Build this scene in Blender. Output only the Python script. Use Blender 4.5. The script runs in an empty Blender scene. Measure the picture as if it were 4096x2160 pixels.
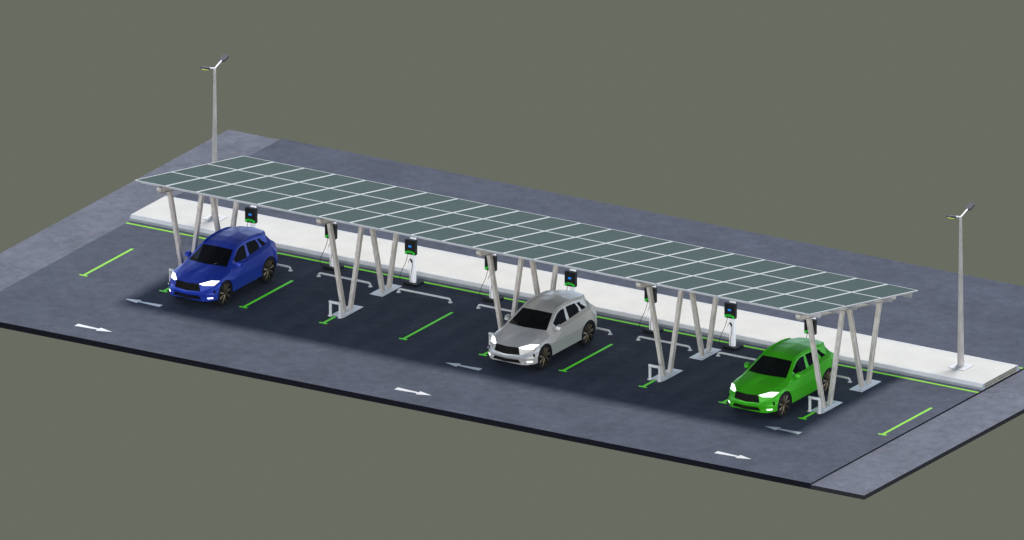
import bpy, bmesh, math, random
from mathutils import Vector, Matrix
random.seed(4)
R = math.radians
SC = bpy.context.scene
COL = SC.collection

# ------------------------------------------------------------------ camera
AZ, EL = R(31.22), R(19.18)
fwd = Vector((-math.sin(AZ)*math.cos(EL), math.cos(AZ)*math.cos(EL), -math.sin(EL)))
cam_d = bpy.data.cameras.new("camera")
cam = bpy.data.objects.new("camera", cam_d)
COL.objects.link(cam)
cam_d.type = 'ORTHO'
cam_d.ortho_scale = 4096/124.57
cam_d.clip_start = 0.1
cam_d.clip_end = 500
cam.location = Vector((11.491, 7.638, 0)) - fwd*60
cam.rotation_euler = fwd.to_track_quat('-Z', 'Y').to_euler()
SC.camera = cam

# ------------------------------------------------------------------ light
SUN_DIR = Vector((0.0, -0.285, -1.0)).normalized()
sun_el = math.asin(-SUN_DIR.z)
sun_d = bpy.data.lights.new("sun", 'SUN')
sun_d.energy = 4.3
sun_d.angle = R(11)
sun_d.color = (1.0, 0.985, 0.955)
sun = bpy.data.objects.new("sun", sun_d)
COL.objects.link(sun)
sun.location = (10, 10, 30)
sun.rotation_euler = SUN_DIR.to_track_quat('-Z', 'Y').to_euler()

world = bpy.data.worlds.new("World")
SC.world = world
world.use_nodes = True
nt = world.node_tree
nt.nodes.clear()
def wn(t, **k):
    n = nt.nodes.new(t)
    for a, b in k.items(): setattr(n, a, b)
    return n
out = wn('ShaderNodeOutputWorld')
sky = wn('ShaderNodeTexSky', sky_type='NISHITA', sun_disc=False, sun_elevation=sun_el, sun_rotation=0.0)
bg_sky = wn('ShaderNodeBackground'); bg_sky.inputs[1].default_value = 0.07
nt.links.new(sky.outputs[0], bg_sky.inputs[0])
tc = wn('ShaderNodeTexCoord'); sep = wn('ShaderNodeSeparateXYZ')
nt.links.new(tc.outputs['Generated'], sep.inputs[0])
# pale horizon ring all round, added as fill light and set by direction
rmp = wn('ShaderNodeValToRGB')
rmp.color_ramp.interpolation = 'EASE'
e = rmp.color_ramp.elements
e[0].position = 0.0; e[0].color = (0.86, 1.04, 1.32, 1)
e[1].position = 0.68; e[1].color = (0, 0, 0, 1)
nt.links.new(sep.outputs[2], rmp.inputs[0])
bg_hor = wn('ShaderNodeBackground'); bg_hor.inputs[1].default_value = 1.5
nt.links.new(rmp.outputs[0], bg_hor.inputs[0])
# added fill: bright low band towards -Y and +X, lights upright faces
dot = wn('ShaderNodeVectorMath', operation='DOT_PRODUCT'); dot.inputs[1].default_value = (0.30, -0.954, 0)
nt.links.new(tc.outputs['Generated'], dot.inputs[0])
az = wn('ShaderNodeMapRange'); az.inputs[1].default_value = -0.25; az.inputs[2].default_value = 0.55
nt.links.new(dot.outputs['Value'], az.inputs[0])
lo = wn('ShaderNodeMapRange'); lo.inputs[1].default_value = 0.17; lo.inputs[2].default_value = 0.05
nt.links.new(sep.outputs[2], lo.inputs[0])
am = wn('ShaderNodeMath', operation='MULTIPLY'); nt.links.new(az.outputs[0], am.inputs[0]); nt.links.new(lo.outputs[0], am.inputs[1])
a2 = wn('ShaderNodeMath', operation='MULTIPLY'); nt.links.new(am.outputs[0], a2.inputs[0]); a2.inputs[1].default_value = 3.3
bg_fr = wn('ShaderNodeBackground'); bg_fr.inputs[0].default_value = (1.0, .88, .74, 1); nt.links.new(a2.outputs[0], bg_fr.inputs[1])
add0 = wn('ShaderNodeAddShader')
add = wn('ShaderNodeAddShader')
nt.links.new(bg_sky.outputs[0], add0.inputs[0]); nt.links.new(bg_hor.outputs[0], add0.inputs[1])
nt.links.new(add0.outputs[0], add.inputs[0]); nt.links.new(bg_fr.outputs[0], add.inputs[1])
bg_low = wn('ShaderNodeBackground'); bg_low.inputs[0].default_value = (0.1413, 0.1500, 0.1195, 1)
bg_low.inputs[1].default_value = 1.0
gt = wn('ShaderNodeMath', operation='GREATER_THAN'); gt.inputs[1].default_value = 0.0
nt.links.new(sep.outputs[2], gt.inputs[0])
mix = wn('ShaderNodeMixShader')
nt.links.new(gt.outputs[0], mix.inputs[0]); nt.links.new(bg_low.outputs[0], mix.inputs[1]); nt.links.new(add.outputs[0], mix.inputs[2])
nt.links.new(mix.outputs[0], out.inputs[0])

SC.view_settings.view_transform = 'Standard'
SC.view_settings.look = 'None'
SC.view_settings.exposure = 0.0
SC.view_settings.gamma = 1.0
SC.view_settings.use_curve_mapping = False
SC.render.engine = 'CYCLES'
SC.cycles.max_bounces = 8

# ------------------------------------------------------------------ materials
def nodes_of(name):
    m = bpy.data.materials.new(name); m.use_nodes = True
    t = m.node_tree
    return m, t, t.nodes['Principled BSDF']

def mat(name, c, rough=0.5, metal=0.0, spec=0.5, emit=None, es=0.0, coat=0.0, var=0.0, vscale=3.0, stretch=(1, 1, 1), c2=None, detail=5.0):
    """procedural principled material; var mixes towards c2 with noise"""
    m, t, b = nodes_of(name)
    b.inputs['Roughness'].default_value = rough
    b.inputs['Metallic'].default_value = metal
    b.inputs['Specular IOR Level'].default_value = spec
    b.inputs['Coat Weight'].default_value = coat
    b.inputs['Coat Roughness'].default_value = 0.06
    if emit:
        b.inputs['Emission Color'].default_value = (*emit, 1); b.inputs['Emission Strength'].default_value = es
    if c2 is None: c2 = tuple(x*(1-var) for x in c)
    tcn = t.nodes.new('ShaderNodeTexCoord'); mp = t.nodes.new('ShaderNodeMapping')
    mp.inputs['Scale'].default_value = stretch
    nz = t.nodes.new('ShaderNodeTexNoise'); nz.inputs['Scale'].default_value = vscale; nz.inputs['Detail'].default_value = detail
    rp = t.nodes.new('ShaderNodeValToRGB')
    rp.color_ramp.elements[0].position = 0.35; rp.color_ramp.elements[0].color = (*c2, 1)
    rp.color_ramp.elements[1].position = 0.65; rp.color_ramp.elements[1].color = (*c, 1)
    t.links.new(tcn.outputs['Object'], mp.inputs[0]); t.links.new(mp.outputs[0], nz.inputs[0])
    t.links.new(nz.outputs[0], rp.inputs[0]); t.links.new(rp.outputs[0], b.inputs['Base Color'])
    return m

def asphalt(name, base, k=1.0):
    m, t, b = nodes_of(name)
    b.inputs['Roughness'].default_value = 0.92
    b.inputs['Specular IOR Level'].default_value = 0.15
    tcn = t.nodes.new('ShaderNodeTexCoord')
    def noise(scale, det, rough=0.6, sx=(1, 1, 1)):
        mp = t.nodes.new('ShaderNodeMapping'); mp.inputs['Scale'].default_value = sx
        t.links.new(tcn.outputs['Object'], mp.inputs[0])
        n = t.nodes.new('ShaderNodeTexNoise'); n.inputs['Scale'].default_value = scale
        n.inputs['Detail'].default_value = det; n.inputs['Roughness'].default_value = rough
        t.links.new(mp.outputs[0], n.inputs[0]); return n.outputs[0]
    def mr(src, a, bb, lo, hi):
        n = t.nodes.new('ShaderNodeMapRange'); n.inputs[1].default_value = a; n.inputs[2].default_value = bb
        n.inputs[3].default_value = lo; n.inputs[4].default_value = hi; t.links.new(src, n.inputs[0]); return n.outputs[0]
    def mul(a, bb):
        n = t.nodes.new('ShaderNodeMath'); n.operation = 'MULTIPLY'; t.links.new(a, n.inputs[0]); t.links.new(bb, n.inputs[1]); return n.outputs[0]
    big = mr(noise(0.55, 4, 0.6), 0.3, 0.7, 0.86, 1.12)
    mid = mr(noise(2.6, 7, 0.78), 0.3, 0.7, 0.76, 1.24)
    fine = mr(noise(17, 5, 0.8), 0.3, 0.7, 0.80, 1.20)
    grit = mr(noise(90, 2, 0.5), 0.3, 0.7, 0.88, 1.12)
    f = mul(mul(big, mid), mul(fine, grit))
    # reddish worn spots
    sp = mr(noise(2.2, 6, 0.7), 0.57, 0.70, 0.0, 0.7)
    mxc = t.nodes.new('ShaderNodeMix'); mxc.data_type = 'RGBA'
    mxc.inputs['A'].default_value = (*base, 1)
    mxc.inputs['B'].default_value = (base[0]*1.25, base[1]*0.98, base[2]*0.92, 1)
    t.links.new(sp, mxc.inputs['Factor'])
    vm = t.nodes.new('ShaderNodeVectorMath'); vm.operation = 'SCALE'
    t.links.new(mxc.outputs['Result'], vm.inputs[0]); t.links.new(f, vm.inputs['Scale'])
    t.links.new(vm.outputs[0], b.inputs['Base Color'])
    bp = t.nodes.new('ShaderNodeBump'); bp.inputs['Strength'].default_value = 0.25; bp.inputs['Distance'].default_value = 0.01
    t.links.new(fine, bp.inputs['Height']); t.links.new(bp.outputs[0], b.inputs['Normal'])
    return m

def paving(name, c, cm, rough=0.8, axis='XY', bw=0.22, bh=0.11, mort=0.008, dark=0.9):
    m, t, b = nodes_of(name)
    b.inputs['Roughness'].default_value = rough
    b.inputs['Specular IOR Level'].default_value = 0.2
    tcn = t.nodes.new('ShaderNodeTexCoord')
    src = tcn.outputs['Object']
    if axis == 'YZ':
        s = t.nodes.new('ShaderNodeSeparateXYZ'); cb = t.nodes.new('ShaderNodeCombineXYZ')
        t.links.new(src, s.inputs[0]); t.links.new(s.outputs[1], cb.inputs[0]); t.links.new(s.outputs[2], cb.inputs[1])
        src = cb.outputs[0]
    br = t.nodes.new('ShaderNodeTexBrick')
    br.inputs['Scale'].default_value = 1.0
    br.inputs['Brick Width'].default_value = bw; br.inputs['Row Height'].default_value = bh
    br.inputs['Mortar Size'].default_value = mort; br.inputs['Mortar Smooth'].default_value = 0.2
    br.inputs['Color1'].default_value = (*c, 1); br.inputs['Color2'].default_value = (*[x*dark for x in c], 1)
    br.inputs['Mortar'].default_value = (*cm, 1)
    t.links.new(src, br.inputs[0])
    nz = t.nodes.new('ShaderNodeTexNoise'); nz.inputs['Scale'].default_value = 1.2; nz.inputs['Detail'].default_value = 6
    t.links.new(tcn.outputs['Object'], nz.inputs[0])
    mr = t.nodes.new('ShaderNodeMapRange'); mr.inputs[1].default_value = .3; mr.inputs[2].default_value = .7
    mr.inputs[3].default_value = .94; mr.inputs[4].default_value = 1.03
    t.links.new(nz.outputs[0], mr.inputs[0])
    vm = t.nodes.new('ShaderNodeVectorMath'); vm.operation = 'SCALE'
    t.links.new(br.outputs[0], vm.inputs[0]); t.links.new(mr.outputs[0], vm.inputs['Scale'])
    t.links.new(vm.outputs[0], b.inputs['Base Color'])
    return m

def cells(name):
    """dark solar cells with a fine pale grid, in the panel's own coordinates"""
    m, t, b = nodes_of(name)
    b.inputs['Roughness'].default_value = 0.7
    b.inputs['Specular IOR Level'].default_value = 0.03
    tcn = t.nodes.new('ShaderNodeTexCoord')
    br = t.nodes.new('ShaderNodeTexBrick'); br.offset = 0.0
    br.inputs['Scale'].default_value = 1.0
    br.inputs['Brick Width'].default_value = 0.18; br.inputs['Row Height'].default_value = 0.184
    br.inputs['Mortar Size'].default_value = 0.010; br.inputs['Mortar Smooth'].default_value = 0.1
    br.inputs['Color1'].default_value = (.042, .060, .056, 1); br.inputs['Color2'].default_value = (.047, .066, .061, 1)
    br.inputs['Mortar'].default_value = (.085, .12, .11, 1)
    t.links.new(tcn.outputs['Object'], br.inputs[0])
    t.links.new(br.outputs[0], b.inputs['Base Color'])
    return m

M = {}
M['lot'] = asphalt('dark_asphalt', (.0605, .0675, .0885))
M['road'] = asphalt('light_asphalt', (.107, .113, .139))
M['side'] = mat('asphalt_edge', (.014, .014, .020), 0.95, spec=.1, var=.45, vscale=14)
M['side2'] = mat('road_edge', (.045, .042, .046), 0.95, spec=.1, var=.45, vscale=14)
M['pave'] = paving('pale_paving', (.492, .483, .455), (.435, .425, .395), dark=.98, mort=.009, bw=.21, bh=.105)
M['pave_end'] = paving('tan_paving', (.46, .42, .33), (.09, .08, .06), axis='YZ', bw=.16, bh=.085, mort=.009, dark=.8)
M['kerb'] = mat('kerb_stone', (.48, .485, .50), 0.8, spec=.2, c2=(.43, .435, .45), vscale=2.4, detail=8)
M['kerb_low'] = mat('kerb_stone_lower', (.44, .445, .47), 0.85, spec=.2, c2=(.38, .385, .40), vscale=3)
M['green'] = mat('green_line_paint_added_glow', (.19, .30, .015), 0.6, emit=(.05, 1.0, .008), es=.30, var=.18, vscale=9)  # plain paint; emission added to keep the lines bright under the canopy
M['white'] = mat('white_road_paint', (.61, .60, .60), 0.30, spec=.7, var=.10, vscale=12)
M['galv'] = mat('galvanised_steel', (.82, .735, .635), 0.5, metal=.0, spec=.4, c2=(.60, .53, .445), vscale=3.2, stretch=(4, 4, .9), detail=8)
M['frame'] = mat('aluminium_frame', (.56, .56, .545), 0.45, metal=.05, var=.06, vscale=4)
M['rail'] = mat('aluminium_rail', (.60, .58, .57), 0.45, metal=.05, var=.10, vscale=4)
M['groove'] = mat('groove_painted_shade', (.03, .028, .025), 0.8, var=.3)  # dark colour stands in for the shadow gap above the beam's lip
M['cells'] = cells('solar_cells')
M['back'] = mat('panel_backsheet', (.86, .87, .87), 0.6, var=.05)
M['plate'] = mat('steel_plate', (.90, .88, .86), 0.32, spec=.7, c2=(.76, .78, .79), vscale=9, detail=8)
M['platew'] = mat('pale_steel_plate', (.50, .505, .515), 0.5, var=.05)
M['pipe'] = mat('painted_steel_pipe', (.92, .875, .83), 0.32, spec=.7, var=.10, vscale=10)
M['pole'] = mat('grey_pole_steel', (.58, .525, .465), 0.5, spec=.4, c2=(.45, .405, .36), vscale=3, stretch=(3, 3, .8), detail=8)
M['arm'] = mat('white_arm', (.82, .81, .80), 0.4, var=.05)
M['black'] = mat('black_plastic', (.012, .012, .012), 0.55, spec=.3, var=.2, vscale=30)
M['lamp_top'] = mat('dark_lamp_housing', (.055, .058, .068), 0.5, var=.1)
M['lamp_glow'] = mat('yellow_lamp_glass', (.6, .75, .1), 0.4, emit=(.80, 1.0, .03), es=.85)
M['post'] = mat('white_post_added_glow', (.90, .90, .91), 0.4, spec=.5, emit=(1, .99, 1), es=.33, var=.03)  # unlit posts and hooks, given some glow to look white in shade
M['led'] = mat('green_led', (.02, .3, .02), 0.5, emit=(.02, .70, .035), es=.65)
M['screen'] = mat('blue_screen', (.02, .1, .3), 0.3, emit=(.02, .26, .85), es=.75)
M['cable'] = mat('black_cable', (.012, .012, .014), 0.5, spec=.4, var=.2)
def glass_black(name, spec):
    m, t, b = nodes_of(name)
    b.inputs['Base Color'].default_value = (.003, .003, .004, 1)
    b.inputs['Roughness'].default_value = 0.08
    b.inputs['Specular IOR Level'].default_value = spec
    tcn = t.nodes.new('ShaderNodeTexCoord'); nz = t.nodes.new('ShaderNodeTexNoise')
    nz.inputs['Scale'].default_value = 2.2; nz.inputs['Detail'].default_value = 6
    t.links.new(tcn.outputs['Object'], nz.inputs[0])
    bp = t.nodes.new('ShaderNodeBump'); bp.inputs['Strength'].default_value = .35; bp.inputs['Distance'].default_value = .05
    t.links.new(nz.outputs[0], bp.inputs['Height']); t.links.new(bp.outputs[0], b.inputs['Normal'])
    return m
M['glass'] = glass_black('black_glass', .02)
M['screen_glass'] = glass_black('windscreen_glass', .3)
M['grille'] = mat('black_grille', (.008, .007, .005), 0.6, spec=.1, var=.2, vscale=8)
M['slat'] = mat('grille_slat', (.022, .020, .015), 0.5, spec=.2, var=.2, vscale=8)
M['tyre'] = mat('tyre_rubber', (.018, .018, .019), 0.8, spec=.25, var=.25, vscale=12)
M['rim'] = mat('bronze_alloy', (.22, .17, .11), 0.3, metal=.8, var=.15, vscale=5)
M['rimback'] = mat('dark_wheel_back', (.006, .006, .006), 0.7, var=.2)
M['under'] = mat('dark_underbody', (.008, .008, .009), 0.9, var=.3)
M['hl'] = mat('lit_headlight', (.9, .9, .9), 0.4, emit=(1.0, .99, .96), es=1.5)
M['tail'] = mat('red_tail_lamp', (.25, .01, .01), 0.2, var=.2)

# ------------------------------------------------------------------ mesh helpers
class MB:
    def __init__(s): s.v = []; s.f = []; s.mi = []
    def add(s, vs, fs, mi=0):
        n = len(s.v); s.v += [tuple(v) for v in vs]; s.f += [tuple(i+n for i in f) for f in fs]; s.mi += [mi]*len(fs)
    def box(s, x0, x1, y0, y1, z0, z1, mi=0, mtx=None):
        vs = [Vector((x, y, z)) for z in (z0, z1) for y in (y0, y1) for x in (x0, x1)]
        if mtx: vs = [mtx @ v for v in vs]
        s.add(vs, [(0, 2, 3, 1), (4, 5, 7, 6), (0, 1, 5, 4), (2, 6, 7, 3), (0, 4, 6, 2), (1, 3, 7, 5)], mi)
    def poly_prism(s, pts0, pts1, mi=0):
        n = len(pts0)
        s.add(list(pts0)+list(pts1), [tuple(range(n))[::-1], tuple(range(n, 2*n))]+[(i, (i+1) % n, n+(i+1) % n, n+i) for i in range(n)], mi)
    def cyl(s, p, q, r0, r1=None, n=16, mi=0):
        r1 = r0 if r1 is None else r1
        p = Vector(p); q = Vector(q); d = (q-p).normalized()
        a = d.orthogonal().normalized(); b = d.cross(a)
        c0 = [p+a*math.cos(2*math.pi*i/n)*r0+b*math.sin(2*math.pi*i/n)*r0 for i in range(n)]
        c1 = [q+a*math.cos(2*math.pi*i/n)*r1+b*math.sin(2*math.pi*i/n)*r1 for i in range(n)]
        s.poly_prism(c0, c1, mi)
    def tube(s, pts, r, n=10, mi=0):
        pts = [Vector(p) for p in pts]
        rings = []; a = None
        for i, p in enumerate(pts):
            d = (pts[min(i+1, len(pts)-1)]-pts[max(i-1, 0)]).normalized()
            if a is None: a = d.orthogonal().normalized()
            a = (a-d*a.dot(d)).normalized(); b = d.cross(a)
            rings.append([p+a*math.cos(2*math.pi*k/n)*r+b*math.sin(2*math.pi*k/n)*r for k in range(n)])
        vs = [v for rg in rings for v in rg]
        fs = [(i*n+k, i*n+(k+1) % n, (i+1)*n+(k+1) % n, (i+1)*n+k) for i in range(len(rings)-1) for k in range(n)]
        fs += [tuple(range(n))[::-1], tuple((len(rings)-1)*n+k for k in range(n))]
        s.add(vs, fs, mi)
    def build(s, name, mats, parent=None, smooth=False, bevel=0.0, recalc=True):
        me = bpy.data.meshes.new(name); me.from_pydata(s.v, [], s.f)
        if not isinstance(mats, (list, tuple)): mats = [mats]
        for m in mats: me.materials.append(m)
        for p, i in zip(me.polygons, s.mi): p.material_index = i
        if recalc:
            bm = bmesh.new(); bm.from_mesh(me); bmesh.ops.recalc_face_normals(bm, faces=bm.faces)
            if bevel > 0: bmesh.ops.bevel(bm, geom=bm.edges[:], offset=bevel, segments=1, affect='EDGES', profile=.5)
            bm.to_mesh(me); bm.free()
        if smooth:
            for p in me.polygons: p.use_smooth = True
            me.set_sharp_from_angle(angle=R(40))
        o = bpy.data.objects.new(name, me); COL.objects.link(o)
        if parent: o.parent = parent
        return o

def smooth_path(pts, n=6):
    """Catmull-Rom"""
    P = [Vector(p) for p in pts]; P = [P[0]*2-P[1]]+P+[P[-1]*2-P[-2]]
    o = []
    for i in range(1, len(P)-2):
        for k in range(n):
            t = k/n
            o.append(.5*((2*P[i])+(P[i+1]-P[i-1])*t+(2*P[i-1]-5*P[i]+4*P[i+1]-P[i+2])*t*t+(3*P[i]-P[i-1]-3*P[i+1]+P[i+2])*t**3))
    o.append(P[-2]); return o

def fillet(pts, r, n=7):
    P = [Vector(p) for p in pts]; o = [P[0]]
    for i in range(1, len(P)-1):
        a = (P[i-1]-P[i]).normalized(); b = (P[i+1]-P[i]).normalized()
        p0 = P[i]+a*r; p1 = P[i]+b*r
        for k in range(n+1):
            t = k/n; o.append(p0*(1-t)**2+P[i]*2*t*(1-t)+p1*t*t)
    o.append(P[-1]); return o

def tag(o, label, cat, group=None):
    o['label'] = label; o['category'] = cat
    if group: o['group'] = group
    return o
def empty(name, loc=(0, 0, 0)):
    o = bpy.data.objects.new(name, None); o.location = loc; o.empty_display_size = .2; COL.objects.link(o); return o
def copy_tree(o, parent=None):
    c = o.copy(); COL.objects.link(c); c.parent = parent
    for ch in list(o.children): copy_tree(ch, c)
    return c

# ------------------------------------------------------------------ ground slabs
X0, X1, Y0, Y1 = -1.49, 30.51, -5.22, 14.79
def slab(name, x0, x1, y0, y1, z0, z1, top, side):
    b = MB()
    b.add([(x0, y0, z1), (x1, y0, z1), (x1, y1, z1), (x0, y1, z1)], [(0, 1, 2, 3)], 0)
    b.add([(x0, y0, z0), (x1, y0, z0), (x1, y1, z0), (x0, y1, z0), (x0, y0, z1), (x1, y0, z1), (x1, y1, z1), (x0, y1, z1)],
          [(3, 2, 1, 0), (0, 1, 5, 4), (1, 2, 6, 5), (2, 3, 7, 6), (3, 0, 4, 7)], 1)
    o = b.build(name, [top, side]); o['kind'] = 'structure'; return o
slab('parking_lot', X0, X1, Y0, Y1, -.197, 0, M['lot'], M['side'])
slab('road', X1+.002, X1+2.0, Y0, Y1, -.198, -.053, M['road'], M['side2'])
slab('road', X0-2.0, X0-.002, Y0, Y1, -.198, -.053, M['road'], M['side2'])

# pavement with kerbs
b = MB()
b.add([(X0, 5.54, .2), (X1, 5.54, .2), (X1, 7.52, .2), (X0, 7.52, .2)], [(0, 1, 2, 3)], 0)
b.add([(X0, 5.54, .004), (X1, 5.54, .004), (X1, 7.52, .004), (X0, 7.52, .004), (X0, 5.54, .2), (X1, 5.54, .2), (X1, 7.52, .2), (X0, 7.52, .2)],
      [(3, 2, 1, 0), (0, 1, 5, 4), (1, 2, 6, 5), (2, 3, 7, 6), (3, 0, 4, 7)], 1)
pv = b.build('pavement', [M['pave'], M['pave_end']], recalc=False); pv['kind'] = 'structure'
def kerb(yb, sgn):
    # profile in (y,z): outer face vertical, then bevel, then narrow top
    pr = [(0, .004), (0, .10), (.085, .2), (.168, .2), (.168, .004)]
    b = MB()
    n = 64
    f = lambda x, p: (x, yb+sgn*p[0], p[1]+(0.002 if p[1] > .15 else 0))
    b.poly_prism([f(X0, p) for p in pr], [f(X1, p) for p in pr])
    o = b.build('kerb', [M['kerb'], M['kerb_low']]); o['kind'] = 'structure'
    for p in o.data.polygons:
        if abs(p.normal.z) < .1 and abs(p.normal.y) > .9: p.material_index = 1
    return o
kerb(5.372, 1); kerb(7.688, -1)

# ------------------------------------------------------------------ painted markings
def flat(name, polys, m, z=.004):
    b = MB()
    for p in polys: b.add([(x, y, z) for x, y in p], [tuple(range(len(p)))])
    return b.build(name, m)
def shift(o, x, y, z):
    pass
line_labels = [
    "long green T-ended bay line in full sun, outside the canopy's left end",
    "short green T-ended bay line mostly hidden behind the blue car's front left corner",
    "long green T-ended bay line beside the blue car's wheels, towards the empty bays",
    "short green T-ended bay line at the hoop guard nearest the blue car",
    "long green T-ended bay line midway between the blue and silver cars",
    "short green T-ended bay line mostly hidden behind the silver car's front left corner",
    "long green T-ended bay line beside the silver car's wheels, towards the green car",
    "short green T-ended bay line at the hoop guard between silver and green cars",
    "green T-ended bay line mostly hidden by the green car, left of its nose",
    "short green T-ended bay line at the hoop guard right of the green car",
    "long green T-ended bay line in full sun, outside the canopy's right end",
]
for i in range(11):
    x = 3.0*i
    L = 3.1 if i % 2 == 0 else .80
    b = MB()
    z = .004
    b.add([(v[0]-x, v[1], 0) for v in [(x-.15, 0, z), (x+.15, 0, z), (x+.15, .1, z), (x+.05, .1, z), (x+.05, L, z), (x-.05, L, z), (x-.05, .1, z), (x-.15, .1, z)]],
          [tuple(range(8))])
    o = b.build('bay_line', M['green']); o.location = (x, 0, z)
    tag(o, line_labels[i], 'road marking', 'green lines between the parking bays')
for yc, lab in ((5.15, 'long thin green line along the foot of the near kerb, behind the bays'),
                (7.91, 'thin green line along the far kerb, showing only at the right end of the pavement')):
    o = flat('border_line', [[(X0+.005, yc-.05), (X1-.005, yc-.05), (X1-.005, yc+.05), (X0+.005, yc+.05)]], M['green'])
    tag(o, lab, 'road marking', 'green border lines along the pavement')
AR = [(0, 0), (.515, .165), (.52, .048), (1.34, .115), (1.34, -.115), (.52, -.052), (.515, -.165)]
k = 0
arrow_labels = ["white arrow pointing left, in the canopy shade in front of the blue car",
                "white arrow pointing left, in the canopy shade in front of the silver car",
                "white arrow pointing left, at the shadow's edge in front of the green car",
                "sunlit white arrow pointing right, leftmost, by the front edge of the lot",
                "sunlit white arrow pointing right, in the middle of the front lane",
                "sunlit white arrow pointing right, nearest the right front corner of the lot"]
for sx, yc, xs in ((1, -1.215, (2.34, 14.34, 26.34)), (-1, -4.195, (3.645, 15.645, 27.66))):
    for x in xs:
        b = MB(); b.add([(sx*p, q, 0) for p, q in AR], [tuple(range(7)) if sx > 0 else tuple(range(7))[::-1]])
        o = b.build('lane_arrow', M['white']); o.location = (x, yc, .004)
        tag(o, arrow_labels[k], 'road marking', 'white arrows painted on the lane'); k += 1

# ------------------------------------------------------------------ canopy
CX = 15.05
T = math.atan(.1753); cT, sT = math.cos(T), math.sin(T)
YF, ZF = -.70, 3.90
PL = 2.2777; PW = 25.36/22
XL = CX-25.36/2
canopy = empty('solar_canopy', (CX, 2.63, 0))
tag(canopy, 'long steel canopy roofed with three rows of solar panels on V-shaped legs', 'canopy')
inv = Matrix.Translation((-CX, -2.63, 0))
def tp(x, v, w):   # tilt-frame point -> canopy-local
    return Vector((x-CX, YF+v*cT+w*sT-2.63, ZF-v*sT+w*cT))
tilt = Matrix(((1, 0, 0, 0), (0, cT, sT, 0), (0, -sT, cT, 0), (0, 0, 0, 1)))
# panel prototype
def panel_proto():
    hw, hl, fw, th = (PW-.020)/2, (PL-.006)/2, .030, .038
    g = MB(); g.box(-hw+.012, hw-.012, -hl+.012, hl-.012, -.012, -.004, 0)
    p = g.build('solar_panel', M['cells'])
    f = MB()
    # frame: one closed ring, top face flush at 0
    o_ = [(-hw, -hl), (hw, -hl), (hw, hl), (-hw, hl)]; i_ = [(-hw+fw, -hl+fw), (hw-fw, -hl+fw), (hw-fw, hl-fw), (-hw+fw, hl-fw)]
    vs = [(x, y, 0) for x, y in o_]+[(x, y, 0) for x, y in i_]+[(x, y, -th) for x, y in o_]+[(x, y, -th) for x, y in i_]
    fs = []
    for a in range(4):
        c = (a+1) % 4
        fs += [(a, c, 4+c, 4+a), (8+c, 8+a, 12+a, 12+c), (a, 8+a, 8+c, c), (4+a, 4+c, 12+c, 12+a)]
    f.add(vs, fs)
    f.build('frame', M['frame'], p)
    bk = MB(); bk.box(-hw+fw+.002, hw-fw-.002, -hl+fw+.002, hl-fw-.002, -.020, -.015)
    bk.build('backsheet', M['back'], p)
    return p
proto = panel_proto(); first = True
for r in range(3):
    for c in range(22):
        p = proto if first else copy_tree(proto)
        first = False
        p.parent = canopy
        p.matrix_local = Matrix.Translation(tp(XL+PW*(c+.5), PL*(r+.5), 0)) @ tilt
# purlins: C profiles along X
for i, fr in enumerate((.10, .278, .433, .612, .757, .940)):
    v = PL*3*fr
    b = MB()
    xa, xb = XL-.13, XL+25.36+.0
    w0, w1 = -.052, -.200
    prof = [(-a_, w_) for a_, w_ in ((-.03, w0), (.03, w0), (.03, w0-.022), (.026, w0-.022), (.026, w0-.005), (-.025, w0-.005), (-.025, w1+.005), (.026, w1+.005), (.026, w1+.018), (.03, w1+.018), (.03, w1), (-.03, w1))]
    b.poly_prism([tp(xa, v+a, w) for a, w in prof], [tp(xb, v+a, w) for a, w in prof])
    b.build('purlin', M['rail'], canopy)
    b = MB()
    for xx in (XL+.02, XL+25.36-.04): 
        q = [tp(xx+dx, v+dv, w) for w in (-.012, -.0385) for dv in (-.075, -.032) for dx in (-.02, .03)]
    b = None
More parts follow.
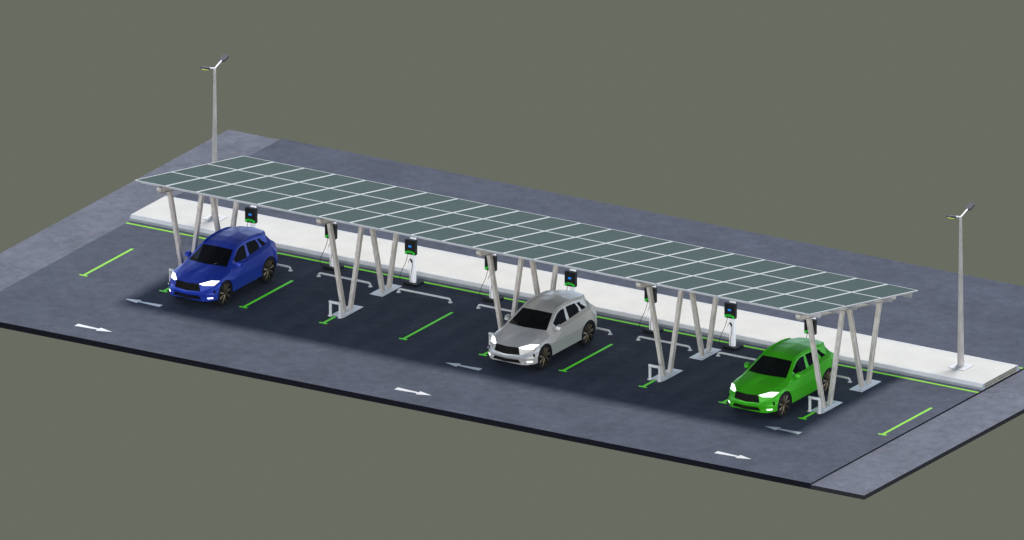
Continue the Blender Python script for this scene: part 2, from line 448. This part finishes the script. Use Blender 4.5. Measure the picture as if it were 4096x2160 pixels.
# beams + V legs
posts = [3.06+6*i for i in range(5)]
ZB = lambda y: 3.48-.1753*(y+.285)-.012
beam_proto = leg_objs = None
def make_bay(x):
    objs = []
    b = MB(); hw = .078
    pr = [(.40, -.174), (.40, -.27), (.47, -.335), (6.45, -.335), (6.45, -.174)]
    b.poly_prism([tp(x-hw, v, w) for v, w in pr], [tp(x+hw, v, w) for v, w in pr])
    bo = b.build('beam', M['galv'], canopy)
    g = MB(); g.poly_prism([tp(x-.06, v, w) for v, w in ((.48, -.335), (.48, -.352), (6.44, -.352), (6.44, -.335))],
                           [tp(x+.06, v, w) for v, w in ((.48, -.335), (.48, -.352), (6.44, -.352), (6.44, -.335))])
    go = g.build('groove', M['groove'], bo)
    g = MB(); g.poly_prism([tp(x-hw, v, w) for v, w in ((.48, -.353), (.48, -.364), (6.44, -.364), (6.44, -.353))],
                           [tp(x+hw, v, w) for v, w in ((.48, -.353), (.48, -.364), (6.44, -.364), (6.44, -.353))])
    g.build('lip', M['galv'], bo)
    for yc in (1.44, 3.83):
        p = MB(); p.box(x-.24-CX, x+.24-CX, yc-.60-2.63, yc+.60-2.63, .004, .024)
        po = p.build('base_plate', M['plate'], canopy, bevel=.003)
        p = MB(); p.box(x-.145-CX, x+.145-CX, yc-.40-2.63, yc+.40-2.63, .0245, .045)
        p.build('upper_plate', M['plate'], po, bevel=.003)
        for s in (-1, 1):
            y0 = yc+s*.20; sl = s*.272
            l = MB()
            for hx, a, c in ((.0575, -.085, -.002), (.014, -.002, .050), (.0575, .050, .075)):
                bot = []; top = []
                for dx, dy in ((-hx, a), (hx, a), (hx, c), (-hx, c)):
                    bot.append((x+dx-CX, y0+dy-2.63, .043))
                    yt = y0+dy+sl*3.0
                    for _ in range(12): yt = y0+dy+sl*(ZB(yt)-.045)
                    top.append((x+dx-CX, yt-2.63, ZB(yt)-.002))
                l.poly_prism(bot, top)
            l.build('leg', M['galv'], canopy)
for x in posts: make_bay(x)
# small clamps on purlin ends (visible at the right end)
for i, fr in enumerate((.10, .278, .433, .612, .757, .940)):
    v = PL*3*fr; b = MB(); xx = XL+25.36
    b.poly_prism([tp(xx+a, v-.028, w) for a, w in ((-.045, -.001), (.012, -.001), (.012, -.0515), (-.045, -.0515))],
                 [tp(xx+a, v-.068, w) for a, w in ((-.045, -.001), (.012, -.001), (.012, -.0515), (-.045, -.0515))])
    b.build('clamp', M['frame'], canopy)

# ------------------------------------------------------------------ hoop guards
def hoop():
    root = empty('hoop_guard')
    b = MB()
    h = .50; hw = .182
    path = fillet([(-hw, 0, .012), (-hw, 0, h), (-hw, -.10, h+.02), (-hw+.03, -.10, h+.02), (hw-.03, -.10, h+.02), (hw, -.10, h+.02), (hw, 0, h), (hw, 0, .012)], .001, 1)
    path = [(-hw, 0, .012), (-hw, 0, h-.10), (-hw, -.008, h-.05), (-hw+.004, -.035, h-.012), (-hw+.022, -.066, h+.004), (-hw+.055, -.085, h+.008), (-hw+.1, -.09, h+.008)]
    path = path+[(-p[0], p[1], p[2]) for p in path[::-1]]
    b.tube(path, .047, 14); b.build('tube', M['pipe'], root, smooth=True)
    for s in (-1, 1):
        f = MB(); f.cyl((s*hw, 0, .004), (s*hw, 0, .016), .088, n=24); f.build('flange', M['pipe'], root, smooth=True)
    return root
hp = hoop()
hoop_labels = ["steel hoop guard mostly hidden behind the blue car's left front corner",
               "steel hoop guard at the post foot between the empty bays, nearest the blue car",
               "steel hoop guard mostly hidden behind the silver car's left front corner",
               "steel hoop guard at the post foot between the silver car and the green car",
               "steel hoop guard at the last post foot, right of the green car"]
for i in range(5):
    o = hp if i == 0 else copy_tree(hp)
    o.location = (3.0+6*i+.006, .79, 0)
    tag(o, hoop_labels[i], 'bollard', 'hoop guards in front of the canopy posts')

# ------------------------------------------------------------------ wheel stops
def stop():
    root = empty('wheel_stop')
    b = MB(); hw = .972
    b.tube(fillet([(-hw, 0, .012), (-hw, 0, .125), (hw, 0, .125), (hw, 0, .012)], .095, 9), .034, 14)
    b.build('tube', M['pipe'], root, smooth=True)
    for s in (-1, 1):
        f = MB(); f.cyl((s*hw, 0, .004), (s*hw, 0, .014), .072, n=24); f.build('flange', M['pipe'], root, smooth=True)
    return root
ws = stop()
stop_labels = ["low steel wheel stop behind the blue car, only its right end showing",
               "low steel wheel stop in the empty bay right of the blue car",
               "low steel wheel stop fully in view in the empty bay with the third charger",
               "low steel wheel stop in the bay left of the silver car, crossed by two posts",
               "low steel wheel stop behind the silver car, only its right end showing",
               "low steel wheel stop in the empty bay right of the silver car",
               "low steel wheel stop left of the green car, right end hidden by the car",
               "low steel wheel stop behind the green car, only its right end showing"]
for i in range(8):
    o = ws if i == 0 else copy_tree(ws)
    o.location = (4.48+3*i, 3.883, 0)
    tag(o, stop_labels[i], 'wheel stop', 'wheel stops at the ends of the bays')

# ------------------------------------------------------------------ chargers
def charger():
    root = empty('charging_station')
    b = MB(); b.box(-.245, .25, -.24, .23, .004, .065); b.build('base', M['black'], root, bevel=.004)
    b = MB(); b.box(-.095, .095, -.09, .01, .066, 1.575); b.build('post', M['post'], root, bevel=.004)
    b = MB(); b.box(-.195, .20, -.235, -.092, 1.06, 1.553); bo = b.build('control_box', M['black'], root, bevel=.006)
    b = MB(); b.box(-.058, .055, -.2375, -.2352, 1.31, 1.372); b.build('screen', M['screen'], bo)
    L = MB()
    yy = (-.2375, -.2352)
    def strip(x0, x1, z0, z1): L.box(-.195+x0, -.195+x1, yy[0], yy[1], z0, z1)
    strip(.095, .30, 1.176, 1.188); strip(.015, .372, 1.146, 1.160); strip(.09, .30, 1.116, 1.130)
    for x0 in (.012, .308):
        for k in range(4): strip(x0+k*.018, x0+k*.018+.013, 1.074, 1.140)
        strip(x0-.001, x0+.068, 1.100, 1.1035)
    L.build('led_strips', M['led'], bo)
    b = MB()
    b.tube(smooth_path([(-.114, -.17, 1.062), (-.13, -.17, .98), (-.176, -.16, .816), (-.259, -.16, .613), (-.352, -.17, .408), (-.404, -.18, .211), (-.373, -.19, .10), (-.259, -.18, .078), (-.11, -.14, .078), (-.04, -.13, .074)], 7), .009, 8)
    b.build('cable', M['cable'], root, smooth=True)
    b = MB()
    b.tube(smooth_path([(-.02, -.13, .074), (-.035, -.125, .278), (-.008, -.12, .451), (.022, -.12, .626), (.018, -.125, .757), (-.01, -.14, .84)], 7), .009, 8)
    b.tube(smooth_path([(-.04, -.16, .868), (-.075, -.16, .83), (-.105, -.16, .735)], 6), .008, 8)
    b.build('plug_cable', M['cable'], root, smooth=True)
    b = MB(); b.tube(smooth_path([(-.045, -.155, .86), (-.022, -.150, .865), (0, -.14, .83), (.015, -.13, .765)], 5), .026, 10)
    b.build('plug', M['black'], root, smooth=True)
    b = MB(); b.tube(smooth_path([(-.105, -.16, .73), (-.135, -.16, .65), (-.166, -.15, .564), (-.145, -.13, .53), (-.13, -.12, .51), (-.155, -.11, .47), (-.12, -.10, .47)], 5), .007, 8)
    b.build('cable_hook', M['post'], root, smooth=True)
    return root
ch = charger()
ch_labels = ["charging station behind the blue car, its blue screen above the car's roof",
             "charging station partly hidden by the first tall post right of the blue car",
             "fully visible charging station with blue screen between the blue and silver cars",
             "charging station partly hidden by the post just left of the silver car",
             "charging station behind the silver car, its blue screen above the car's roof",
             "charging station partly hidden by the post just right of the silver car",
             "fully visible charging station with blue screen just left of the green car",
             "charging station behind the green car, mostly hidden by the last front post"]
for i in range(8):
    o = ch if i == 0 else copy_tree(ch)
    o.location = (3.49+3*i, 4.845, 0)
    tag(o, ch_labels[i], 'charger', 'charging stations in a row behind the bays')

# ------------------------------------------------------------------ lamps
def lamp():
    root = empty('street_lamp')
    b = MB(); b.box(-.305, .305, -.30, .30, .0005, .018); b.build('base_plate', M['platew'], root)
    b = MB(); b.box(-.148, .148, -.148, .148, .0185, .036); b.build('upper_plate', M['platew'], root)
    b = MB(); b.cyl((-.05, -.02, .036), (-.05, -.02, .06), .105, n=8); b.build('collar', M['pole'], root)
    b = MB(); b.cyl((0, 0, .036), (0, 0, 5.02), .115, .046, n=12); b.cyl((0, 0, 5.0205), (0, 0, 5.10), .046, .030, n=12)
    b.build('pole', M['pole'], root, smooth=True)
    for s in (-1, 1):
        p = Vector((0, s*.004, 5.09)); q = Vector((0, s*.44, 5.235))
        b = MB(); b.tube([p, q], .026, 10); ar = b.build('arm', M['arm'], root, smooth=True)
        # head: rounded flat box along the arm direction
        d = (q-p).normalized(); n = Vector((0, -d.z*s, d.y*s)) if s > 0 else Vector((0, d.z*1.0, -d.y*1.0))
        if n.z < 0: n = -n
        xx = Vector((1, 0, 0))
        c = q-d*.03
        out2 = []
        for (u, v) in [(0.0, -.07), (0.0, .07), (.05, .11), (.30, .11), (.34, .085), (.34, -.085), (.30, -.11), (.05, -.11)]:
            out2.append((u, v))
        b = MB(); b.poly_prism([c+d*u+xx*v-n*.044 for u, v in out2], [c+d*u+xx*v+n*.028 for u, v in out2])
        hd = b.build('lamp_head', M['lamp_top'], root, bevel=.01)
        ins = [(u*.70+.055, v*.68) for u, v in out2]
        b = MB(); b.poly_prism([c+d*u+xx*v-n*.058 for u, v in ins], [c+d*u+xx*v-n*.0445 for u, v in ins])
        b.build('light_panel', M['lamp_glow'], hd)
    return root
lp = lamp()
lp.location = (1.0, 6.53, .202)
tag(lp, 'tall grey lamp pole with two heads, rising behind the left end of the canopy', 'street lamp', 'twin-headed lamp poles on the pavement')
l2 = copy_tree(lp); l2.location = (29.01, 6.53, .202)
tag(l2, 'tall grey lamp pole with two heads, standing clear near the right end of the pavement', 'street lamp', 'twin-headed lamp poles on the pavement')

# ------------------------------------------------------------------ cars
YC = 1.15
V = dict(
 c_bb=(0,-.98,.34), c_lb=(0,-1.03,.39), c_lt=(0,-1.00,.47), c_r1=(0,-1.05,.525), c_r2=(0,-1.0,.575), c_gb=(0,-.985,.625),
 c_gt=(0,-.94,.865), c_h1=(0,-.35,1.06), c_wb=(0,.12,1.20), c_wt=(0,.93,1.55), c_ra=(0,1.24,1.63), c_rb=(0,1.66,1.665),
 c_rc=(0,2.22,1.655), c_rd=(0,2.75,1.60), c_sp=(0,3.14,1.535), c_s2=(0,3.05,1.44), c_rg=(0,3.2,1.19), c_t1=(0,3.36,.95), c_t2=(0,3.40,.58), c_t3=(0,3.36,.33),
 bb1=(.55,-.93,.32), bb2=(.70,-.83,.31), bb3=(.84,-.66,.32),
 lb1=(.52,-.945,.385), lt1=(.44,-.965,.485), r11=(.47,-1.0,.54), r21=(.47,-.955,.585),
 gb1=(.467,-.92,.65), gt1=(.416,-.90,.88), p1=(.55,-.83,.82), pl=(.56,-.86,.66), p2=(.80,-.61,.80), p2l=(.80,-.625,.68),
 p3=(.884,-.38,.915), p3l=(.92,-.39,.84), ht=(.68,-.56,.94), r12=(.64,-.91,.545), r22=(.62,-.875,.60),
 f1=(.65,-.875,.45), f2=(.85,-.655,.43), q1=(.85,-.66,.51), q2=(.89,-.58,.61),
 m1=(.20,-.35,1.075), m2=(.45,-.38,1.045), m3=(.72,-.2,1.035), m4=(.90,-.08,.965),
 b1=(.30,.17,1.19), b2=(.726,.33,1.14), b3=(.89,.25,1.01),
 r0=(.577,.99,1.52), r1=(.56,1.24,1.60), r2=(.56,1.6,1.635), r3=(.56,2.11,1.635), r4=(.54,2.7,1.565), r5=(.453,3.08,1.512),
 e0=(.645,.99,1.505), e1=(.615,1.24,1.568), e2=(.60,1.6,1.60), e3=(.603,2.1,1.593), e4=(.636,2.7,1.525), e5=(.50,3.10,1.36),
 w0=(.814,.45,1.15), w1=(.80,1.4,1.18), w2=(.776,2.2,1.23), w3=(.755,2.75,1.275), w4=(.72,2.98,1.30),
 s1=(.915,1.3,1.10), s2=(.92,2.2,1.155), s3=(.90,2.75,1.19), s4=(.82,3.08,1.21),
 t1=(.80,3.28,.90), t2=(.80,3.33,.57), t3=(.79,3.30,.33), u1=(.93,3.0,.93), u2=(.94,3.06,.60),
 kd=(.945,.42,.74), kr=(.945,2.14,.76),
)
for i in range(9):
    a = R(-10+25*i)
    V['a%d' % i] = (.935-.015*(i/8)**2, -.11+.45*math.cos(a), .42+.45*math.sin(a))
    V['g%d' % i] = (.935-.010*(1-i/8)**2, 2.59+.45*math.cos(a), .42+.45*math.sin(a))
A = ['a%d' % i for i in range(9)]; G = ['g%d' % i for i in range(9)]
F = ['c_bb bb1 lb1 c_lb', 'bb1 bb2 f1 lb1', 'bb2 bb3 f2 f1', 'c_lb lb1 lt1 c_lt', 'lb1 f1 r11 lt1', 'f1 r12 r11', 'c_lt lt1 r11 c_r1', 'c_r1 r11 r21 c_r2',
 'r11 r12 r22 r21', 'f1 f2 q1 r12', 'r12 q1 q2 r22', 'c_r2 r21 gb1 c_gb', 'r21 r22 pl gb1', 'r22 q2 p2l pl', 'gb1 pl p1 gt1', 'pl p2l p2 p1', 'p2l p3l p3 p2',
 'gt1 p1 ht', 'p1 p2 ht', 'p2 p3 ht', 'c_gb gb1 gt1 c_gt', 'c_gt gt1 m1 c_h1', 'gt1 m2 m1', 'gt1 ht m2', 'ht m3 m2', 'ht p3 m4 m3', 'c_h1 m1 b1 c_wb',
 'm1 m2 b1', 'm2 b2 b1', 'm2 m3 b2', 'm3 m4 b3 b2', 'c_wb b1 b2 r0 c_wt', 'c_wt r0 r1 c_ra', 'c_ra r1 r2 c_rb', 'c_rb r2 r3 c_rc', 'c_rc r3 r4 c_rd', 'c_rd r4 r5 c_sp',
 'r0 e0 e1 r1', 'r1 e1 e2 r2', 'r2 e2 e3 r3', 'r3 e3 e4 r4', 'r4 e4 e5 r5', 'b2 w0 e0 r0', 'b2 b3 w0', 'b3 s1 w1 w0', 's1 s2 w2 w1', 's2 s3 w3 w2', 's3 s4 w4 w3',
 'w0 w1 w2 w3 e4 e3 e2 e1 e0', 'w3 w4 e5 e4', 'c_sp r5 e5 c_s2', 'c_s2 e5 w4 c_rg', 'c_rg w4 s4 t1 c_t1', 'c_t1 t1 t2 c_t2', 'c_t2 t2 t3 c_t3',
 's3 s4 t1 u1', 'u1 t1 t2 u2', 'u2 t2 t3 g0', 'bb3 a8 a7 f2', 'f2 a7 q2 q1', 'q2 a7 a6 p3l p2l',
 'p3l p3 m4 b3 kd '+' '.join(A[:7]), 'b3 s1 s2 kr '+G[8]+' '+A[0]+' kd', 's2 s3 u1 u2 '+' '.join(G[:9])+' kr']
def L3(n): 
    v = V[n]; return Vector((v[0], v[1]-YC, v[2]))
def mirror(v): return Vector((-v.x, v.y, v.z))

def poly_out(pts, d):
    """normal of a polygon pointing away from the car's middle"""
    n = Vector((0, 0, 0)); c = sum(pts, Vector())/len(pts)
    for i in range(len(pts)): n += (pts[i]-c).cross(pts[(i+1) % len(pts)]-c)
    n.normalize()
    if n.dot(c-Vector((0, 0, .6))) < 0: n = -n
    return n*d
def proud(mb, pts, d, th=.012, shrink=0.0, nrm=None):
    pts = [Vector(p) for p in pts]
    c = sum(pts, Vector())/len(pts)
    if shrink: pts = [p+(c-p).normalized()*shrink for p in pts]
    n = (nrm or poly_out(pts, 1))
    mb.poly_prism([p+n*d for p in pts], [p+n*(d-th) for p in pts])

def make_wheel(parent, x, y, side):
    w = empty('wheel', (x, y, .42)); w.parent = parent
    t = MB(); n = 28; ro = .418
    prof = [(-.122, .325), (-.130, .345), (-.118, .400), (-.095, ro), (-.062, ro), (-.058, ro-.014), (-.040, ro-.014), (-.036, ro), (.036, ro), (.040, ro-.014), (.058, ro-.014), (.062, ro), (.095, ro), (.118, .400), (.130, .345), (.122, .325)]
    rings = []
    for i in range(n):
        a = 2*math.pi*i/n
        for px, pr_ in prof: t.v.append((px, pr_*math.cos(a), pr_*math.sin(a)))
    m = len(prof)
    for i in range(n):
        j = (i+1) % n
        for k_ in range(m-1): t.f.append((i*m+k_, i*m+k_+1, j*m+k_+1, j*m+k_)); t.mi.append(0)
    # tread lugs
    for i in range(n*2):
        a = 2*math.pi*(i+.5)/(n*2)
        mt = Matrix.Rotation(a, 4, 'X')
        t.box(-.092, -.066, -.012, .012, ro-.004, ro+.005, 0, mt); t.box(.066, .092, -.012, .012, ro-.004, ro+.005, 0, mt)
    t.build('tyre', M['tyre'], w)
    bk = MB(); bk.cyl((side*-.10, 0, 0), (side*.045, 0, 0), .272, n=28); 
    ring = MB()
    # spokes: nine folded blades
    s = MB(); N = 9
    for i in range(N):
        a = 2*math.pi*(i+.15)/N
        def P(r, da, xx): return (side*xx, r*math.cos(a+da), r*math.sin(a+da))
        s.add([P(.05, -.30, .108), P(.318, -.22, .100), P(.318, .02, .122), P(.05, .10, .125), P(.318, .20, .082), P(.05, .30, .095)],
              [(0, 1, 2, 3), (3, 2, 4, 5)])
    s.cyl((side*.06, 0, 0), (side*.128, 0, 0), .055, n=12)
    rm = s.build('rim', M['rim'], w, recalc=False)
    # barrel
    n2 = 28; bb = MB()
    pr2 = [(.120, .330), (.122, .320), (.046, .315)]
    for i in range(n2):
        a = 2*math.pi*i/n2
        for px, pr_ in pr2: bb.v.append((side*px, pr_*math.cos(a), pr_*math.sin(a)))
    for i in range(n2):
        j = (i+1) % n2
        for k_ in range(2): bb.f.append((i*3+k_, i*3+k_+1, j*3+k_+1, j*3+k_)); bb.mi.append(0)
    bb.cyl((side*-.10, 0, 0), (side*.045, 0, 0), .324, n=28)
    bb.build('wheel_back', M['rimback'], w)
    return w

WIN = [[(.747,.68,1.291),(.657,1.07,1.481),(.632,1.3,1.533),(.63,1.52,1.538),(.803,1.42,1.173),(.81,1.06,1.158),(.81,.78,1.158)],
       [(.625,1.65,1.547),(.641,2.18,1.514),(.72,2.27,1.347),(.781,2.24,1.221),(.798,1.61,1.184)],
       [(.646,2.29,1.502),(.662,2.48,1.47),(.686,2.47,1.419),(.769,2.69,1.252),(.775,2.42,1.233)]]
def make_car(paint):
    root = empty('parked_car')
    bm = bmesh.new(); idx = {}
    def vert(n, s):
        v = L3(n)
        if v.x == 0: s = 1
        if (n, s) not in idx: idx[(n, s)] = bm.verts.new((v.x*s, v.y, v.z))
        return idx[(n, s)]
    for f in F:
        ns = f.split()
        bm.faces.new([vert(n, 1) for n in ns]); bm.faces.new([vert(n, -1) for n in ns][::-1])
    bmesh.ops.recalc_face_normals(bm, faces=bm.faces)
    me = bpy.data.meshes.new('body'); bm.to_mesh(me); bm.free(); me.materials.append(paint)
    bo = bpy.data.objects.new('body', me); COL.objects.link(bo); bo.parent = root
    # dark wheel arch linings and floor
    u = MB(); u.box(-.60, .60, -.60-YC, 3.0-YC, .24, .84); u.box(-.45, .45, -.86-YC, -.62-YC, .36, .60)
    u.box(-.80, .80, .42-YC, 2.05-YC, .225, .33)
    for s in (-1, 1):
        for arr in (A, G):
            pts = [L3(n) for n in arr]
            for i in range(8):
                p, q = pts[i], pts[i+1]
                u.add([(s*p.x, p.y, p.z), (s*q.x, q.y, q.z), (s*.60, q.y, q.z), (s*.60, p.y, p.z)], [(0, 1, 2, 3)])
    u.build('underbody', M['under'], root, recalc=False)
    # windscreen
    g = MB(); ps = [L3('c_wb'), L3('b1'), L3('b2'), L3('r0'), L3('c_wt')]
    full = ps+[mirror(p) for p in ps[1:4][::-1]]
    cen = sum(full, Vector())/len(full)
    ring = [L3('b1'), L3('b2'), L3('r0'), L3('c_wt'), mirror(L3('r0')), mirror(L3('b2')), mirror(L3('b1')), L3('c_wb')]
    # the glass follows the body's slight fold along the centre line
    nn = poly_out(ps, 1)
    R_ = [p+Vector((0, nn.y, nn.z))*.010 for p in [L3('c_wb'), L3('b1'), L3('b2')+Vector((-.012, .01, .0)), L3('r0')+Vector((-.02, -.02, -.015)), L3('c_wt')+Vector((0, -.02, -.012))]]
    Lf = [mirror(p) for p in R_]
    g.add(R_+[p-nn*.008 for p in R_], [(0, 1, 2, 3, 4), (9, 8, 7, 6, 5)]+[(i, (i+1) % 5, 5+(i+1) % 5, 5+i) for i in range(4)])
    g.add(Lf+[mirror(p-nn*.008) for p in R_], [(4, 3, 2, 1, 0), (5, 6, 7, 8, 9)]+[(i, (i+1) % 5, 5+(i+1) % 5, 5+i) for i in range(4)])
    g.build('windscreen', M['screen_glass'], root)
    # side windows
    for s in (1, -1):
        for wpts in WIN:
            g = MB(); pts = [Vector((s*x, y-YC, z)) for x, y, z in wpts]
            proud(g, pts, .006, .008, nrm=Vector((s*.903, 0, .430)))
            g.build('side_window', M['glass'], root)
    g = MB(); pts = [Vector((.42, 3.075-YC, 1.385)), Vector((.60, 3.045-YC, 1.315)), Vector((.30, 3.16-YC, 1.235)), Vector((-.30, 3.16-YC, 1.235)), Vector((-.60, 3.045-YC, 1.315)), Vector((-.42, 3.075-YC, 1.385))]
    proud(g, pts, .015, .02, nrm=Vector((0, .93, .36))); g.build('rear_window', M['glass'], root)
    for s in (1, -1):
        g = MB(); pts = [Vector((s*x, y-YC, z)) for x, y, z in ((.50, 3.285, 1.12), (.80, 3.13, 1.16), (.79, 3.22, 1.00), (.50, 3.335, 1.02))]
        proud(g, pts, .02, .03, nrm=Vector((s*.2, .97, .1))); g.build('tail_lamp', M['tail'], root)
    # headlights and fog lamps
    for s in (1, -1):
        g = MB()
        for tri in (('gt1', 'p1', 'ht'), ('p1', 'p2', 'ht'), ('p2', 'p3', 'ht')):
            pts = [L3(n) for n in tri]
            n_ = poly_out(pts, 1)
            pts = [Vector((s*p.x, p.y, p.z)) for p in pts]; n_ = Vector((s*n_.x, n_.y, n_.z))
            off = Vector((0, -.016, .006))
            g.poly_prism([p+off for p in pts], [p-off*.3 for p in pts])
        g.build('headlight', M['hl'], root)
        g = MB(); pts = [Vector((s*x, y-YC, z)) for x, y, z in ((.685, -.850, .438), (.825, -.69, .430), (.815, -.70, .392), (.70, -.83, .395))]
        proud(g, pts, .012, .02, nrm=Vector((s*.72, -.69, 0))); g.build('fog_lamp', M['hl'], root)
        g = MB(); pts = [Vector((s*x, y-YC, z)) for x, y, z in ((.81, -.655, .655), (.86, -.622, .65), (.873, -.632, .545), (.835, -.675, .56))]
        proud(g, pts, .006, .012, nrm=Vector((s*.6, -.8, 0))); g.build('air_vent', M['grille'], root)
    # grille
    g = MB(); pts = [L3('c_gb'), L3('gb1'), L3('gt1'), L3('c_gt')]
    for s in (1, -1):
        q = [Vector((s*p.x, p.y, p.z)) for p in pts]
        g.poly_prism([p+Vector((0, -.022, 0)) for p in q], [p+Vector((0, .004, 0)) for p in q])
    go = g.build('grille', M['grille'], root)
    g = MB()
    for k_ in range(-13, 14):
        t_ = k_/14; at = abs(t_)
        top = L3('c_gt').lerp(L3('gt1'), at); bot = L3('c_gb').lerp(L3('gb1'), at)
        if t_ < 0: top = mirror(top); bot = mirror(bot)
        g.tube([bot+Vector((0, -.025, .008)), top+Vector((0, -.025, -.008))], .0045, 5)
    g.build('grille_slats', M['slat'], go)
    g = MB(); pts = [L3('c_lb'), L3('lb1'), L3('lt1'), L3('c_lt')]
    for s in (1, -1):
        q = [Vector((s*p.x, p.y, p.z)) for p in pts]
        g.poly_prism([p+Vector((0, -.022, 0)) for p in q], [p+Vector((0, .004, 0)) for p in q])
    g.build('lower_grille', M['grille'], root)
    # roof rails
    for s in (1, -1):
        pts = [(.592, 1.00, 1.53), (.582, 1.12, 1.585), (.575, 1.24, 1.618), (.570, 1.6, 1.652), (.570, 2.11, 1.652), (.578, 2.45, 1.618), (.580, 2.75, 1.562)]
        g = MB()
        P0 = [Vector((s*x, y-YC, z)) for x, y, z in pts]
        P0[0] -= Vector((0, 0, .0))
        w_ = Vector((.014, 0, 0)); h_ = Vector((0, 0, .022)); d_ = Vector((0, 0, .03))
        vs = []
        for i, p in enumerate(P0):
            hh = h_ if 0 < i < len(P0)-1 else h_*.15
            vs += [p-w_-d_, p+w_-d_, p+w_*.8+hh, p-w_*.8+hh]
        fs = [(0, 1, 2, 3), tuple(4*(len(P0)-1)+k2 for k2 in (3, 2, 1, 0))]
        for i in range(len(P0)-1):
            for k2 in range(4): fs.append((4*i+k2, 4*i+(k2+1) % 4, 4*i+4+(k2+1) % 4, 4*i+4+k2))
        g.add(vs, fs); g.build('roof_rail', paint, root)
    # mirrors
    for s in (1, -1):
        g = MB()
        fr = [(.875, .63, 1.11), (1.03, .66, 1.10), (1.075, .70, 1.14), (1.07, .71, 1.225), (1.02, .69, 1.262), (.90, .64, 1.252), (.865, .63, 1.20)]
        bk = [(.885, .77, 1.10), (1.03, .78, 1.10), (1.085, .79, 1.14), (1.08, .79, 1.23), (1.02, .785, 1.262), (.905, .78, 1.268), (.875, .775, 1.20)]
        f_ = [Vector((s*x, y-YC, z)) for x, y, z in fr]; b_ = [Vector((s*x, y-YC, z)) for x, y, z in bk]
        c_ = sum(f_, Vector())/7
        f2 = [p.lerp(c_, .25)+Vector((0, -.05, 0)) for p in f_]
        g.add(f_+b_+f2, [tuple(14+i for i in range(7)), tuple(7+i for i in range(6, -1, -1))]+[(i, (i+1) % 7, 7+(i+1) % 7, 7+i) for i in range(7)]+[(14+i, 14+(i+1) % 7, (i+1) % 7, i) for i in range(7)])
        g.add([Vector((s*x, y-YC, z)) for x, y, z in ((.83, .60, 1.125), (.95, .66, 1.115), (.95, .74, 1.115), (.83, .72, 1.14), (.83, .60, 1.10), (.95, .66, 1.10), (.95, .74, 1.10), (.83, .72, 1.10))],
              [(0, 1, 2, 3), (7, 6, 5, 4), (0, 4, 5, 1), (1, 5, 6, 2), (2, 6, 7, 3), (3, 7, 4, 0)])
        mo = g.build('wing_mirror', paint, root)
        q = [p.lerp(sum(b_, Vector())/7, .12) for p in b_]
        g = MB(); g.poly_prism([p+Vector((0, .004, 0)) for p in q], [p+Vector((0, .0005, 0)) for p in q]); g.build('mirror_glass', M['glass'], mo)
    for yy in (-.11, 2.59):
        for s in (1, -1): make_wheel(root, s*.80, yy-YC, s)
    return root
def paint(name, c, metal, rough=.38):
    m, t, b = nodes_of(name)
    b.inputs['Metallic'].default_value = metal; b.inputs['Roughness'].default_value = rough
    b.inputs['Coat Weight'].default_value = .12; b.inputs['Coat Roughness'].default_value = .12
    tcn = t.nodes.new('ShaderNodeTexCoord'); nz = t.nodes.new('ShaderNodeTexNoise'); nz.inputs['Scale'].default_value = 220
    mr = t.nodes.new('ShaderNodeMapRange'); mr.inputs[3].default_value = .96; mr.inputs[4].default_value = 1.04
    vm = t.nodes.new('ShaderNodeVectorMath'); vm.operation = 'SCALE'; vm.inputs[0].default_value = c
    t.links.new(tcn.outputs['Object'], nz.inputs[0]); t.links.new(nz.outputs[0], mr.inputs[0]); t.links.new(mr.outputs[0], vm.inputs['Scale'])
    t.links.new(vm.outputs[0], b.inputs['Base Color'])
    return m
car1 = make_car(paint('blue_paint', (.016, .052, .44), .35, .42))
car1.location = (4.5, YC, 0)
tag(car1, 'blue SUV parked under the left end of the canopy with headlights on', 'car', 'cars parked under the canopy')
def recolour(o, old, new):
    for c in [o]+list(o.children_recursive):
        if c.type == 'MESH' and any(s.material == old for s in c.material_slots):
            for i, s in enumerate(c.material_slots):
                if s.material == old: s.link = 'OBJECT'; s.material = new
old = bpy.data.materials['blue_paint']
for x, pm, lab in ((16.5, paint('silver_paint', (.67, .63, .57), .4, .38), 'silver grey SUV parked under the middle of the canopy with headlights on'),
                   (25.5, paint('green_paint', (.060, .53, .004), .3, .42), 'bright green SUV parked under the right end of the canopy with headlights on')):
    c = copy_tree(car1); c.location = (x, YC, 0)
    recolour(c, old, pm)
    tag(c, lab, 'car', 'cars parked under the canopy')
